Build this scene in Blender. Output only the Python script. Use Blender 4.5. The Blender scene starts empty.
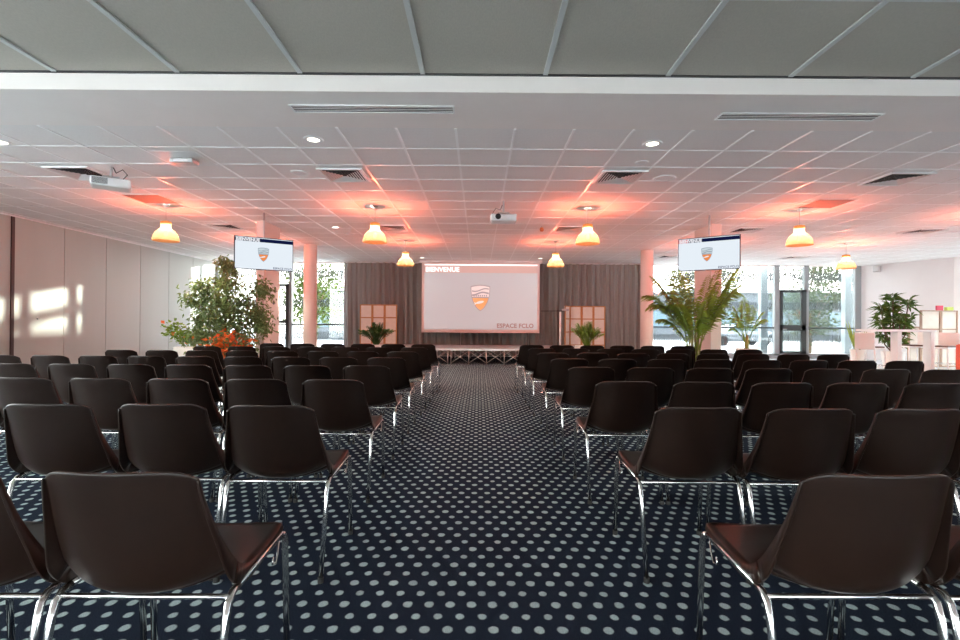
import bpy, math, random
from mathutils import Vector, Matrix
random.seed(7)
C = bpy.context.scene.collection
EXPOSURE = 1.22
EK = 2 ** -EXPOSURE
PI = math.pi

# ------------------------------------------------------------------ materials
def mat(name, col, rough=0.5, metal=0.0, spec=0.5, emit=None, es=0.0, alpha=None):
    m = bpy.data.materials.new(name); m.use_nodes = True
    b = m.node_tree.nodes['Principled BSDF']
    b.inputs['Base Color'].default_value = (*col, 1)
    b.inputs['Roughness'].default_value = rough
    b.inputs['Metallic'].default_value = metal
    b.inputs['Specular IOR Level'].default_value = spec
    if emit:
        b.inputs['Emission Color'].default_value = (*emit, 1)
        b.inputs['Emission Strength'].default_value = es
    return m

def noisy(name, c1, c2, scale=8, rough=0.6, detail=3, bump=0.0, spec=0.4, stretch=(1, 1, 1)):
    m = mat(name, c1, rough, spec=spec); nt = m.node_tree; N = nt.nodes; L = nt.links
    b = N['Principled BSDF']
    tc = N.new('ShaderNodeTexCoord'); mp = N.new('ShaderNodeMapping'); mp.inputs['Scale'].default_value = stretch
    L.new(tc.outputs['Object'], mp.inputs['Vector'])
    no = N.new('ShaderNodeTexNoise'); no.inputs['Scale'].default_value = scale; no.inputs['Detail'].default_value = detail
    L.new(mp.outputs['Vector'], no.inputs['Vector'])
    r = N.new('ShaderNodeValToRGB'); r.color_ramp.elements[0].position = .35; r.color_ramp.elements[1].position = .65
    r.color_ramp.elements[0].color = (*c1, 1); r.color_ramp.elements[1].color = (*c2, 1)
    L.new(no.outputs['Fac'], r.inputs['Fac']); L.new(r.outputs['Color'], b.inputs['Base Color'])
    if bump:
        bp = N.new('ShaderNodeBump'); bp.inputs['Strength'].default_value = bump; bp.inputs['Distance'].default_value = .01
        L.new(no.outputs['Fac'], bp.inputs['Height']); L.new(bp.outputs['Normal'], b.inputs['Normal'])
    return m

def leafmat(name, c1, c2, rough=0.45, trans=.35, scale=14):
    m = noisy(name, c1, c2, scale, rough); nt = m.node_tree; N = nt.nodes; L = nt.links
    b = N['Principled BSDF']; out = N['Material Output']
    tr = N.new('ShaderNodeBsdfTranslucent'); tr.inputs['Color'].default_value = (c2[0]*1.3, c2[1]*1.3, c2[2], 1)
    mx = N.new('ShaderNodeMixShader'); mx.inputs[0].default_value = trans
    L.new(b.outputs[0], mx.inputs[1]); L.new(tr.outputs[0], mx.inputs[2]); L.new(mx.outputs[0], out.inputs['Surface'])
    return m

def emis(name, col, s=1.0):
    m = bpy.data.materials.new(name); m.use_nodes = True; nt = m.node_tree; N = nt.nodes
    N.remove(N['Principled BSDF']); e = N.new('ShaderNodeEmission')
    e.inputs[0].default_value = (*col, 1); e.inputs[1].default_value = s * EK
    nt.links.new(e.outputs[0], N['Material Output'].inputs['Surface']); return m

def glassmat(name, tint=(.93, .97, .96)):
    m = bpy.data.materials.new(name); m.use_nodes = True; nt = m.node_tree; N = nt.nodes; L = nt.links
    N.remove(N['Principled BSDF'])
    t = N.new('ShaderNodeBsdfTransparent'); t.inputs[0].default_value = (*tint, 1)
    g = N.new('ShaderNodeBsdfGlossy'); g.inputs['Roughness'].default_value = .02
    mx = N.new('ShaderNodeMixShader')
    mx.inputs[0].default_value = .05; L.new(t.outputs[0], mx.inputs[1]); L.new(g.outputs[0], mx.inputs[2])
    L.new(mx.outputs[0], N['Material Output'].inputs['Surface']); return m

def shademat():
    m = bpy.data.materials.new('orange_glass_shade'); m.use_nodes = True; nt = m.node_tree; N = nt.nodes; L = nt.links
    N.remove(N['Principled BSDF'])
    t = N.new('ShaderNodeBsdfTransparent'); t.inputs[0].default_value = (1.0, .20, .13, 1)
    e = N.new('ShaderNodeEmission'); e.inputs[0].default_value = (1, .40, .12, 1); e.inputs[1].default_value = .9 * EK
    tl = N.new('ShaderNodeBsdfTranslucent'); tl.inputs[0].default_value = (.036, .024, .015, 1)
    ad = N.new('ShaderNodeAddShader'); L.new(e.outputs[0], ad.inputs[0]); L.new(tl.outputs[0], ad.inputs[1])
    mx = N.new('ShaderNodeMixShader'); mx.inputs[0].default_value = .68
    L.new(t.outputs[0], mx.inputs[1]); L.new(ad.outputs[0], mx.inputs[2])
    L.new(mx.outputs[0], N['Material Output'].inputs['Surface']); return m

def carpetmat():
    m = mat('dotted_carpet', (.01, .015, .03), .95, spec=.05); nt = m.node_tree; N = nt.nodes; L = nt.links
    b = N['Principled BSDF']
    def M(op, a, b_=None, c=None):
        n = N.new('ShaderNodeMath'); n.operation = op
        for i, v in enumerate((a, b_, c)):
            if v is None: continue
            if isinstance(v, (int, float)): n.inputs[i].default_value = v
            else: L.new(v, n.inputs[i])
        return n.outputs[0]
    tc = N.new('ShaderNodeTexCoord'); sp = N.new('ShaderNodeSeparateXYZ'); L.new(tc.outputs['Object'], sp.inputs[0])
    wob = N.new('ShaderNodeTexNoise'); wob.inputs['Scale'].default_value = 45; wob.inputs['Detail'].default_value = 2
    L.new(tc.outputs['Object'], wob.inputs['Vector'])
    w = M('MULTIPLY', M('SUBTRACT', wob.outputs['Fac'], .5), .010)
    PX, PY = .086, .082
    yy = M('ADD', M('DIVIDE', M('SUBTRACT', sp.outputs['Y'], 1.85), PY), .5)
    row = M('FLOOR', yy)
    par = M('MODULO', M('ADD', row, 2000), 2)
    fx = M('SUBTRACT', M('FRACT', M('ADD', M('DIVIDE', M('ADD', sp.outputs['X'], .067), PX), M('MULTIPLY', par, .5))), .5)
    fy = M('SUBTRACT', M('FRACT', yy), .5)
    dx = M('MULTIPLY', fx, PX * 1.12); dy = M('MULTIPLY', fy, PY)
    # squarish dots : superellipse of power 3
    d = M('POWER', M('ADD', M('POWER', M('ABSOLUTE', dx), 2.1), M('POWER', M('ABSOLUTE', dy), 2.1)), 1/2.1)
    rad = M('SUBTRACT', .0208, M('MULTIPLY', par, .003))
    e = M('SUBTRACT', M('ADD', rad, w), d)
    fac = N.new('ShaderNodeMapRange'); fac.inputs['From Min'].default_value = -.0035; fac.inputs['From Max'].default_value = .0035
    L.new(e, fac.inputs['Value'])
    # woven yarn variation
    n2 = N.new('ShaderNodeTexNoise'); n2.inputs['Scale'].default_value = 260; n2.inputs['Detail'].default_value = 2
    L.new(tc.outputs['Object'], n2.inputs['Vector'])
    rb = N.new('ShaderNodeValToRGB'); rb.color_ramp.elements[0].color = (.005, .009, .02, 1); rb.color_ramp.elements[1].color = (.03, .042, .07, 1)
    rb.color_ramp.elements[0].position = .3; rb.color_ramp.elements[1].position = .7
    rd = N.new('ShaderNodeValToRGB'); rd.color_ramp.elements[0].color = (.28, .36, .37, 1); rd.color_ramp.elements[1].color = (.62, .74, .74, 1)
    rd.color_ramp.elements[0].position = .3; rd.color_ramp.elements[1].position = .7
    L.new(n2.outputs['Fac'], rb.inputs['Fac']); L.new(n2.outputs['Fac'], rd.inputs['Fac'])
    mx = N.new('ShaderNodeMix'); mx.data_type = 'RGBA'
    L.new(fac.outputs[0], mx.inputs['Factor']); L.new(rb.outputs[0], mx.inputs['A']); L.new(rd.outputs[0], mx.inputs['B'])
    L.new(mx.outputs['Result'], b.inputs['Base Color'])
    bp = N.new('ShaderNodeBump'); bp.inputs['Strength'].default_value = .4; bp.inputs['Distance'].default_value = .004
    L.new(n2.outputs['Fac'], bp.inputs['Height']); L.new(bp.outputs['Normal'], b.inputs['Normal'])
    return m

M_ = dict(
    dimglass=glassmat('dimmed_glass', (.60, .62, .61)),  # grey tint added to dim daylight through the end windows
    carpet=carpetmat(),
    tile=noisy('ceiling_tile', (.86, .83, .81), (.83, .80, .78), 40, .9),
    tbar=mat('white_ceiling_bar', (.93, .92, .91), .35),
    plaster=noisy('plaster', (.89, .83, .795), (.87, .81, .775), 3, .85),
    fabric=noisy('grey_fabric_panel', (.49, .455, .395), (.45, .42, .365), 120, .95, stretch=(1, .3, 1)),
    joint=mat('grey_joint', (.56, .57, .56), .5),
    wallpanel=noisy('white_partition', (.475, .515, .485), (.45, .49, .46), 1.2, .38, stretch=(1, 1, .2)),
    seam=mat('dark_seam', (.05, .05, .05), .6),
    white=mat('white_paint', (.82, .82, .81), .5),
    whiteg=mat('white_gloss', (.85, .84, .83), .25),
    wallwhite=noisy('white_wall', (.80, .81, .81), (.78, .79, .79), 2, .8),
    column=noisy('pink_cream_column', (.66, .58, .54), (.64, .56, .52), 2, .6),
    darkframe=mat('dark_window_frame', (.035, .045, .045), .35),
    greyframe=mat('grey_window_frame', (.30, .34, .35), .35),
    glass=glassmat('window_glass'),
    chrome=mat('chrome', (.82, .82, .82), .16, 1.0),
    brown=noisy('brown_plastic', (.0155, .0068, .0042), (.013, .0055, .0035), 30, .36, spec=.3),
    black=mat('black_plastic', (.012, .012, .012), .5),
    redbrown=noisy('brown_grille', (.30, .20, .17), (.26, .17, .15), 60, .8),
    dark=mat('dark_void', (.02, .02, .02), .8),
    vent=mat('vent_metal', (.75, .70, .68), .4),
    curtain=noisy('grey_curtain', (.29, .295, .28), (.26, .265, .25), 20, .9, stretch=(1, 1, .1)),
    screenfab=mat('projection_fabric', (.78, .64, .60), .8),
    projwhite=mat('projected_white', (.47, .50, .52), .8, emit=(.85, .9, .93), es=.14),
    projhead=mat('projected_header', (.55, .42, .39), .8, emit=(.9, .62, .56), es=.16),
    projtext=mat('projected_text', (.8, .8, .8), .8, emit=(1, 1, 1), es=.5),
    projpink=mat('projected_pink_text', (.36, .22, .21), .8, emit=(.8, .5, .45), es=.06),
    projgrey=mat('projected_grey', (.42, .40, .42), .8, emit=(.6, .55, .6), es=.1),
    projorange=mat('projected_orange', (.75, .38, .16), .8, emit=(1, .5, .2), es=.22),
    projcream=mat('projected_cream', (.75, .70, .68), .8, emit=(1, .9, .88), es=.22),
    tvwhite=emis('tv_white', (.80, .87, .94), 1.0),
    tvnavy=emis('tv_navy', (.006, .010, .05), 1.0),
    tvlet=emis('tv_white_letter', (.85, .85, .88), 1.0),
    tvred=emis('tv_red_strip', (.75, .10, .12), 1.0),
    tvdark=emis('tv_dark_letter', (.12, .13, .2), 1.0),
    tvgrey=emis('tv_grey', (.30, .36, .42), 1.0),
    tvorange=emis('tv_orange', (.86, .27, .08), 1.0),
    tvsilver=emis('tv_silver', (.60, .68, .72), 1.0),
    bezel=mat('dark_bezel', (.03, .035, .05), .3),
    silver=mat('silver_plastic', (.5, .5, .5), .35, .3),
    shade=shademat(),
    collar=emis('orange_collar', (1, .30, .08), 1.0),
    bulb=emis('bulb', (1, .8, .45), 6.0),
    dlight=emis('downlight_glow', (1, .93, .78), 5.0),
    wood=noisy('honey_wood', (.55, .27, .10), (.45, .21, .075), 10, .45, stretch=(6, 6, .6)),
    palewood=noisy('pale_wood', (.42, .28, .20), (.36, .23, .16), 10, .5, stretch=(6, 6, .6)),
    paper=noisy('cream_paper', (.78, .72, .64), (.74, .68, .60), 8, .8),
    stagetop=noisy('stage_top', (.34, .32, .32), (.30, .28, .28), 6, .6),
    alu=mat('aluminium', (.72, .68, .66), .3, .8),
    ficus=leafmat('ficus_leaf', (.05, .10, .03), (.26, .34, .15), .35, .3, 26),
    palm=leafmat('palm_leaf', (.09, .15, .03), (.28, .34, .07), .4, .4, 9),
    palmlight=leafmat('young_palm_leaf', (.13, .22, .03), (.32, .42, .05), .4, .45, 9),
    fern=leafmat('fern_leaf', (.02, .09, .025), (.07, .19, .05), .4, .25, 9),
    zz=leafmat('bright_leaf', (.09, .20, .02), (.26, .40, .06), .4, .35, 9),
    dracaena=leafmat('dracaena_leaf', (.02, .07, .012), (.10, .18, .03), .35, .25, 9),
    orange=leafmat('orange_leaf', (.75, .10, .03), (.9, .22, .05), .45, .3, 14),
    bark=noisy('bark', (.16, .11, .07), (.10, .07, .04), 20, .9),
    stalk=noisy('yellow_stalk', (.30, .26, .06), (.22, .24, .05), 12, .5),
    pot=mat('white_pot', (.80, .78, .74), .4),
    soil=noisy('soil', (.03, .02, .012), (.06, .04, .025), 50, 1),
    cushion=mat('brown_cushion', (.10, .05, .035), .6),
    redfab=noisy('red_fabric', (.75, .14, .09), (.55, .08, .06), 90, .9),
    pinkred=mat('raspberry', (.55, .03, .08), .5),
    lime=mat('lime_green', (.45, .55, .08), .5),
    slate=noisy('sunshade_metal', (.03, .035, .036), (.05, .055, .055), 8, .6),
    paving=noisy('outdoor_paving', (.68, .67, .65), (.75, .74, .72), 3, .9),
    tree1=leafmat('tree_leaf', (.02, .045, .008), (.07, .10, .012), .6, .4, 2),
    tree2=leafmat('olive_tree_leaf', (.025, .04, .02), (.055, .07, .035), .6, .4, 2),
    render=noisy('pale_render', (.10, .115, .13), (.12, .135, .15), 1, .9),
    winblue=mat('far_window', (.12, .18, .22), .2),
    carwhite=mat('car_paint', (.3, .34, .38), .25),
    palefloor=noisy('pale_floor', (.52, .54, .55), (.46, .48, .50), 2, .25),
)

# ------------------------------------------------------------------ mesh builder
class MB:
    def __init__(s): s.v = []; s.f = []
    def add(s, v, f):
        o = len(s.v); s.v += [tuple(p) for p in v]; s.f += [tuple(i + o for i in q) for q in f]; return s
    def box(s, x0, x1, y0, y1, z0, z1, R=None, O=None):
        v = [Vector((x, y, z)) for z in (z0, z1) for y in (y0, y1) for x in (x0, x1)]
        if R is not None:
            O = O or Vector((0, 0, 0)); v = [R @ p + O for p in v]
        return s.add(v, [(0, 2, 3, 1), (4, 5, 7, 6), (0, 1, 5, 4), (1, 3, 7, 5), (3, 2, 6, 7), (2, 0, 4, 6)])
    def tube(s, pts, r, n=8, caps=True):
        pts = [Vector(p) for p in pts]; rs = r if isinstance(r, (list, tuple)) else [r] * len(pts)
        rings = []; up = None
        for i, p in enumerate(pts):
            t = (pts[min(i + 1, len(pts) - 1)] - pts[max(i - 1, 0)]).normalized()
            if up is None:
                up = Vector((0, 0, 1)) if abs(t.z) < .9 else Vector((1, 0, 0))
            a = t.cross(up).normalized(); b = a.cross(t).normalized(); up = b
            rings.append([p + (a * math.cos(2 * PI * k / n) + b * math.sin(2 * PI * k / n)) * rs[i] for k in range(n)])
        v = [q for g in rings for q in g]; f = []
        for i in range(len(pts) - 1):
            for k in range(n):
                f.append((i * n + k, i * n + (k + 1) % n, (i + 1) * n + (k + 1) % n, (i + 1) * n + k))
        if caps:
            f.append(tuple(range(n))[::-1]); f.append(tuple((len(pts) - 1) * n + k for k in range(n)))
        return s.add(v, f)
    def lathe(s, prof, n=24, c=(0, 0, 0)):
        v = [(c[0] + r * math.cos(2 * PI * k / n), c[1] + r * math.sin(2 * PI * k / n), c[2] + z) for r, z in prof for k in range(n)]
        f = [(i * n + k, i * n + (k + 1) % n, (i + 1) * n + (k + 1) % n, (i + 1) * n + k) for i in range(len(prof) - 1) for k in range(n)]
        if prof[0][0] > 1e-4: f.append(tuple(range(n))[::-1])
        if prof[-1][0] > 1e-4: f.append(tuple((len(prof) - 1) * n + k for k in range(n)))
        return s.add(v, f)
    def openlathe(s, prof, n=24, c=(0, 0, 0)):
        v = [(c[0] + r * math.cos(2 * PI * k / n), c[1] + r * math.sin(2 * PI * k / n), c[2] + z) for r, z in prof for k in range(n)]
        f = [(i * n + k, i * n + (k + 1) % n, (i + 1) * n + (k + 1) % n, (i + 1) * n + k) for i in range(len(prof) - 1) for k in range(n)]
        return s.add(v, f)
    def poly(s, pts, y0, y1):
        """outline in x,z extruded between y0 and y1"""
        n = len(pts)
        v = [(x, y0, z) for x, z in pts] + [(x, y1, z) for x, z in pts]
        f = [tuple(range(n)), tuple(range(2 * n - 1, n - 1, -1))] + [(i, i + n, (i + 1) % n + n, (i + 1) % n) for i in range(n)]
        return s.add(v, f)
    def leaf(s, p, d, L, w, droop=.15, nrm=None):
        p = Vector(p); d = Vector(d).normalized()
        n = nrm or Vector((random.uniform(-1, 1), random.uniform(-1, 1), random.uniform(.2, 1))).normalized()
        sd = d.cross(n)
        if sd.length < .05: sd = d.cross(Vector((1, .3, .2)))
        sd.normalize(); n = sd.cross(d).normalized()
        dr = Vector((0, 0, -droop * L))
        a = p; b = p + d * L * .45 + sd * w * .5 - n * w * .15; c = p + d * L + dr; e = p + d * L * .45 - sd * w * .5 - n * w * .15; m = p + d * L * .5 + dr * .3
        return s.add([a, b, c, e, m], [(0, 1, 4), (1, 2, 4), (2, 3, 4), (3, 0, 4)])
    def build(s, name, m, parent=None, smooth=False, bevel=0.0):
        me = bpy.data.meshes.new(name); me.from_pydata(s.v, [], s.f); me.validate(); me.update()
        if smooth:
            me.shade_smooth()
        me.materials.append(m)
        o = bpy.data.objects.new(name, me); C.objects.link(o)
        if parent: o.parent = parent
        if bevel:
            b = o.modifiers.new('Bevel', 'BEVEL'); b.width = bevel; b.segments = 2; b.limit_method = 'ANGLE'
        return o

def tag(o, label=None, cat=None, group=None, kind=None):
    if label: o['label'] = label
    if cat: o['category'] = cat
    if group: o['group'] = group
    if kind: o['kind'] = kind
    return o
def thing(name, label, cat, loc=(0, 0, 0), rz=0, group=None):
    o = bpy.data.objects.new(name, None); C.objects.link(o); o.empty_display_size = .1
    o.location = loc; o.rotation_euler = (0, 0, rz)
    return tag(o, label, cat, group)
def struct(name, mb, m, **k):
    return tag(mb.build(name, m, **k), kind='structure')
def copy_tree(o, parent=None):
    c = o.copy(); C.objects.link(c)
    if parent: c.parent = parent
    for ch in list(o.children): copy_tree(ch, c)
    return c
def smooth_by_angle(o, deg=40):
    me = o.data
    me.shade_smooth()
    try: me.set_sharp_from_angle(angle=math.radians(deg))
    except Exception: pass
    return o

F = 494.0; CH = 1.15; ROLL = .0065
def P(px, py, Y):
    """point at depth Y under a pixel of the level, roll-corrected frame (used to survey the room)"""
    X = (px - 479) / F * Y
    Z = CH + (322 - (py - ROLL * (px - 480))) / F * Y
    return X, Y, Z

# ------------------------------------------------------------------ room shell
XL, XR, YB, YN = -8.75, 17.0, 16.45, -1.8
HC = 3.10; HU = 3.245; YS0, YS1 = 4.19, 4.97
struct('floor', MB().box(XL - .2, XR + .2, YN - .2, YB + .3, -.12, 0), M_['carpet'])
struct('ceiling', MB().box(XL - .2, XR + .2, YS1, YB + .3, HC, HC + .12), M_['tile'])
g = MB(); x = .35 - .6 * 15
while x < XR:
    if x > XL: g.box(x - .012, x + .012, YS1, YB, HC - .006, HC + .002)
    x += .6
y = 5.56
while y < YB:
    g.box(XL, XR, y - .012, y + .012, HC - .005, HC + .002); y += .6
struct('ceiling_grid', g, M_['tbar'])
struct('ceiling_bulkhead', MB().box(XL, XR, YS0, YS1, HC, HC + .3), M_['plaster'])
struct('ceiling_near', MB().box(XL - .2, XR + .2, YN - .2, YS0, HU + .012, HU + .13), M_['fabric'])
g = MB(); x = .03 - 1.04 * 8.5
while x < XR:
    if x > XL: g.box(x - .02, x + .02, YN, YS0, HU, HU + .02)
    x += 1.04
g.box(XL, XR, 3.15, 3.19, HU - .001, HU + .02)
y = 3.17 - 1.0
while y > YN:
    g.box(XL, XR, y - .02, y + .02, HU - .001, HU + .02); y -= 1.0
struct('ceiling_near_joint', g, M_['joint'])
struct('trim_1', MB().box(XL, XR, YS0 - .012, YS0, HU - .006, HU + .01), M_['seam'])

# folding partition wall : leaves 1.17 m wide, dark stile near its near end
edges = [9.26 + 1.17 * k for k in range(-9, 7)]
edges[-1] = YB
g = MB(); g.box(XL - .2, XL - .02, 4.0, YB, 0, HC + .3)
struct('wall_left_backing', g, M_['seam'])
wl = tag(bpy.data.objects.new('wall_left', None), kind='structure'); C.objects.link(wl)
ys = [e for e in edges if e > 4.3]
ys = [4.0] + ys
MB().box(XL - .12, XL - .11, YN, 4.0, .1, HC).build('added_side_pane', M_['glass'], wl)  # unseen glazing added to bring more daylight into the near room
MB().box(XL - .2, XL, YN, 4.0, 0, .1).box(XL - .2, XL, YN, 4.0, HC - .1, HC + .3).build('added_side_sill', M_['white'], wl)
for a, b in zip(ys[:-1], ys[1:]):
    MB().box(XL - .02, XL, a + .006, b - .006, .03, HC if a > YS0 - .5 else HC).build('partition_leaf', M_['wallpanel'], wl, bevel=.004)
MB().box(XL, XL + .025, 9.26 - .03, 9.26 + .03, 0, HC - .01).build('dark_stile', mat('dark_stile', (.05, .02, .018), .35), wl)
MB().box(XL, XL + .03, ys[0], YB, HC - .035, HC - .006).build('head_rail', M_['white'], wl)
for yy, zz in ((8.98, 1.40),):
    sw = thing('wall_control_plate', 'small silver framed control plate on the white partition beside the dark stile', 'switch', (XL, yy, zz - .09))
    MB().box(0, .012, -.09, .09, 0, .18).build('frame', M_['silver'], sw, bevel=.003)
    MB().box(.012, .016, -.06, .06, .03, .15).build('face', M_['white'], sw)
for yy, zz, lb in ((P(38, 320, 9.8)[1], 1.17, 'small round metal latch on the partition leaf beside the dark stile'), (14.2, 1.20, 'small round metal latch on a partition leaf near the glazed end wall')):
    h = MB(); h.lathe([(0, 0), (.028, 0), (.028, .012), (.016, .02), (.012, .045), (0, .045)], 16)
    o = h.build('partition_latch', M_['chrome']); o.location = (XL, yy, zz); o.rotation_euler = (0, PI / 2, 0); tag(o, lb, 'latch')

# right side wall (slightly splayed) and the pilaster at its near end
WA = Vector((12.72, YB)); WB = Vector((13.72, 14.1))
g = MB()
def wallseg(g, p, q, th=.15, z0=0, z1=HC):
    d = (q - p).normalized(); n = Vector((-d.y, d.x)) * th
    pts = [p, q, q + n, p + n]
    v = [(t.x, t.y, z) for z in (z0, z1) for t in pts]
    g.add(v, [(0, 1, 2, 3), (7, 6, 5, 4), (0, 4, 5, 1), (1, 5, 6, 2), (2, 6, 7, 3), (3, 7, 4, 0)])
wallseg(g, WA, WB); struct('wall_right', g, M_['wallwhite'])
struct('wall_right_pilaster', MB().box(13.62, 13.95, 13.95, 14.15, 0, HC), M_['white'])
struct('wall_right_return', MB().box(13.9, XR, 14.0, 14.2, 0, HC), M_['wallwhite'])
struct('wall_right_side', MB().box(XR, XR + .2, YN, 14.2, HC - .1, HC + .3).box(XR, XR + .2, 13.4, 14.2, 0, HC).box(XR, XR + .2, YN, 13.4, 0, .15), M_['wallwhite'])
w4 = tag(bpy.data.objects.new('added_side_window', None), kind='structure'); C.objects.link(w4)  # unseen side glazing added to brighten the ceiling and partition
MB().box(XR + .09, XR + .1, YN, 13.4, .15, HC - .1).build('pane', M_['glass'], w4)
for i in range(8):
    yy = YN + .05 + i * (13.4 - YN - .1) / 7; MB().box(XR + .02, XR + .16, yy - .05, yy + .05, .15, HC - .1).build('mullion', M_['greyframe'], w4)
RX = 8.0
struct('wall_rear', MB().box(XL - .2, XR + .2, YN - .2, YN, .8, HC + .3).box(XL - .2, XR + .2, YN - .2, YN, 0, .1).box(XL - .2, -RX, YN - .2, YN, .1, .8).box(RX, XR + .2, YN - .2, YN, .1, .8), M_['wallwhite'])
w5 = tag(bpy.data.objects.new('added_rear_window', None), kind='structure'); C.objects.link(w5)  # low unseen window strip added to light the front-row chair backs
MB().box(-RX, RX, YN - .12, YN - .11, .1, .8).build('pane', M_['glass'], w5)
for i in range(9):
    xx = -RX + i * RX / 4; MB().box(xx - .03, xx + .03, YN - .16, YN - .05, .1, .8).build('mullion', M_['greyframe'], w5)
# pale floor zone beside the windows of the bar corner
struct('floor_bar_zone', MB().box(7.6, 14.2, 10.2, YB, 0, .004), M_['palefloor'])

# end wall behind the curtain
XC0, XC1 = -4.38, 5.34
struct('wall_back', MB().box(XC0 + .05, XC1 - .05, YB, YB + .2, 0, HC), M_['wallwhite'])
struct('trim_2', MB().box(XL, XR, YB - .03, YB + .02, HC - .03, HC), M_['plaster'])

# ------------------------------------------------------------------ windows
def bar(x0, x1, z0, z1, m, name, par, y0=YB - .03, y1=YB + .05):
    return MB().box(x0, x1, y0, y1, z0, z1).build(name, m, par, bevel=.004)
def PX(px): return (px - 479) / F * YB
def windowwall(name, x0, x1, mull, dpair, rail_z, greyx=()):
    w = tag(bpy.data.objects.new(name, None), kind='structure'); C.objects.link(w)
    MB().box(x0, x1, YB + .02, YB + .026, .17, HC).build('pane', M_['dimglass'], w)
    bar(x0, x1, 0, .17, M_['greyframe'], 'sill', w, YB - .06, YB + .12)
    bar(x0, x1, rail_z - .025, rail_z + .025, M_['darkframe'], 'rail', w)
    for xm, wd, dk in mull:
        bar(xm - wd / 2, xm + wd / 2, 0.1, HC, M_['darkframe' if dk else 'greyframe'], 'mullion', w, YB - .06, YB + .08)
    return w
wr = windowwall('window_1', XC1, 12.72, [(XC1 + .05, .1, 1), (PX(776.5), .17, 0), (PX(806), .15, 0), (12.72 - .12, .2, 0)], 0, 1.02)
wlx = windowwall('window_2', XL, XC0, [(PX(217), .12, 0), (PX(346), .12, 0), (PX(291), .10, 0)], 0, 1.03)
# glazed door between the mullions
dr = tag(bpy.data.objects.new('door_1', None), kind='structure'); C.objects.link(dr)
x0, x1 = PX(779), PX(805)
z0, z1 = .16, P(790, 290, YB)[2]
for (q0, q1, r0, r1, nm) in ((x0, x0 + .09, z0, z1, 'door_stile'), (x1 - .17, x1, z0, z1, 'door_stile'), (x0, x1, z1 - .09, z1, 'door_rail'), (x0, x1, z0, z0 + .09, 'door_rail'), (x0, x1, .93, 1.12, 'door_rail')):
    MB().box(q0, q1, YB - .10, YB - .02, r0, r1).build(nm, M_['darkframe'], dr, bevel=.005)
MB().box(x0 + .09, x1 - .17, YB - .065, YB - .06, z0, z1).build('pane', M_['glass'], dr)
MB().tube([(x0 + .05, YB - .1, .98), (x0 + .05, YB - .15, .98), (x0 + .18, YB - .15, .98)], .01).build('door_handle', M_['chrome'], dr)
# opening vent in the other glazed bay
dv2 = tag(bpy.data.objects.new('window_3', None), kind='structure'); C.objects.link(dv2)
x0, x1 = PX(276), PX(289.5)
zt = P(282, 284, YB)[2]; zb = P(282, 322, YB)[2]
for (q0, q1, r0, r1) in ((x0, x1, zt - .08, zt), (x0, x1, zb - .04, zb + .06), (x1 - .1, x1, 0.1, zt), (x0, x0 + .06, .1, zt)):
    MB().box(q0, q1, YB - .09, YB - .02, r0, r1).build('window_frame', M_['darkframe'], dv2, bevel=.004)

# columns
struct('pillar_near_ficus', MB().box(-4.36, -4.20, 9.65, 10.4, 0, HC), M_['column'], bevel=.01)
struct('pillar_near_palm', MB().box(4.53, 4.74, 9.65, 10.4, 0, HC), M_['column'], bevel=.01)
o = MB().lathe([(.165, 0), (.165, HC)], 40, (-4.36, 12.75, 0)).build('round_pillar', M_['column']); tag(smooth_by_angle(o), kind='structure')
o = MB().lathe([(.165, 0), (.165, HC)], 40, (4.50, 13.25, 0)).build('round_pillar', M_['column']); tag(smooth_by_angle(o), kind='structure')
for (x, y, z, s, lb) in ((-4.197, 10.1, 1.52, 1, 'small dark purple sticker on the pillar behind the ficus'), (4.527, 9.95, .85, -1, 'small round sticker low on the pillar behind the palm')):
    k = MB().lathe([(0, 0), (.045, 0), (.045, .003), (0, .003)], 12).build('pillar_sticker', mat('sticker', (.08, .04, .12) if s > 0 else (.35, .27, .24), .5))
    k.location = (x, y, z); k.rotation_euler = (0, s * PI / 2, 0); tag(k, lb, 'sticker')

# ------------------------------------------------------------------ curtain
cu = thing('stage_curtain', 'wall of grey floor-length pleated curtain behind the stage', 'curtain', (0, YB - .25, 0))
def curtain_mesh(x0, x1):
    v = []; f = []; n = int((x1 - x0) / .022); rows = 9
    ph = [random.uniform(-.6, .6) for _ in range(n // 8 + 3)]
    for j in range(rows + 1):
        z = .03 + (HC - .06) * j / rows; open_ = 1.0 - .25 * j / rows
        for i in range(n + 1):
            x = x0 + (x1 - x0) * i / n
            k = i / 8.0; q = int(k); t = k - q; pj = ph[q] * (1 - t) + ph[q + 1] * t
            amp = .078 * (1 + .35 * math.sin(x * 2.3 + 1))
            yv = amp * open_ * math.sin(x * 2 * PI / .235 + pj) + .018 * math.sin(x * 2 * PI / .093 + 2 * pj + z * .4)
            v.append((x + .012 * math.sin(z * 2 + x * 3), yv, z))
    for j in range(rows):
        for i in range(n):
            a = j * (n + 1) + i; f.append((a, a + 1, a + n + 2, a + n + 1))
    return MB().add(v, f)
for xa, xb in ((XC0, -.6), (-.58, 1.62), (1.64, XC1)):
    curtain_mesh(xa, xb).build('curtain_drop', M_['curtain'], cu, smooth=True)
MB().box(XC0, XC1, -.03, .03, HC - .035, HC - .01).build('curtain_track', M_['white'], cu)

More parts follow.
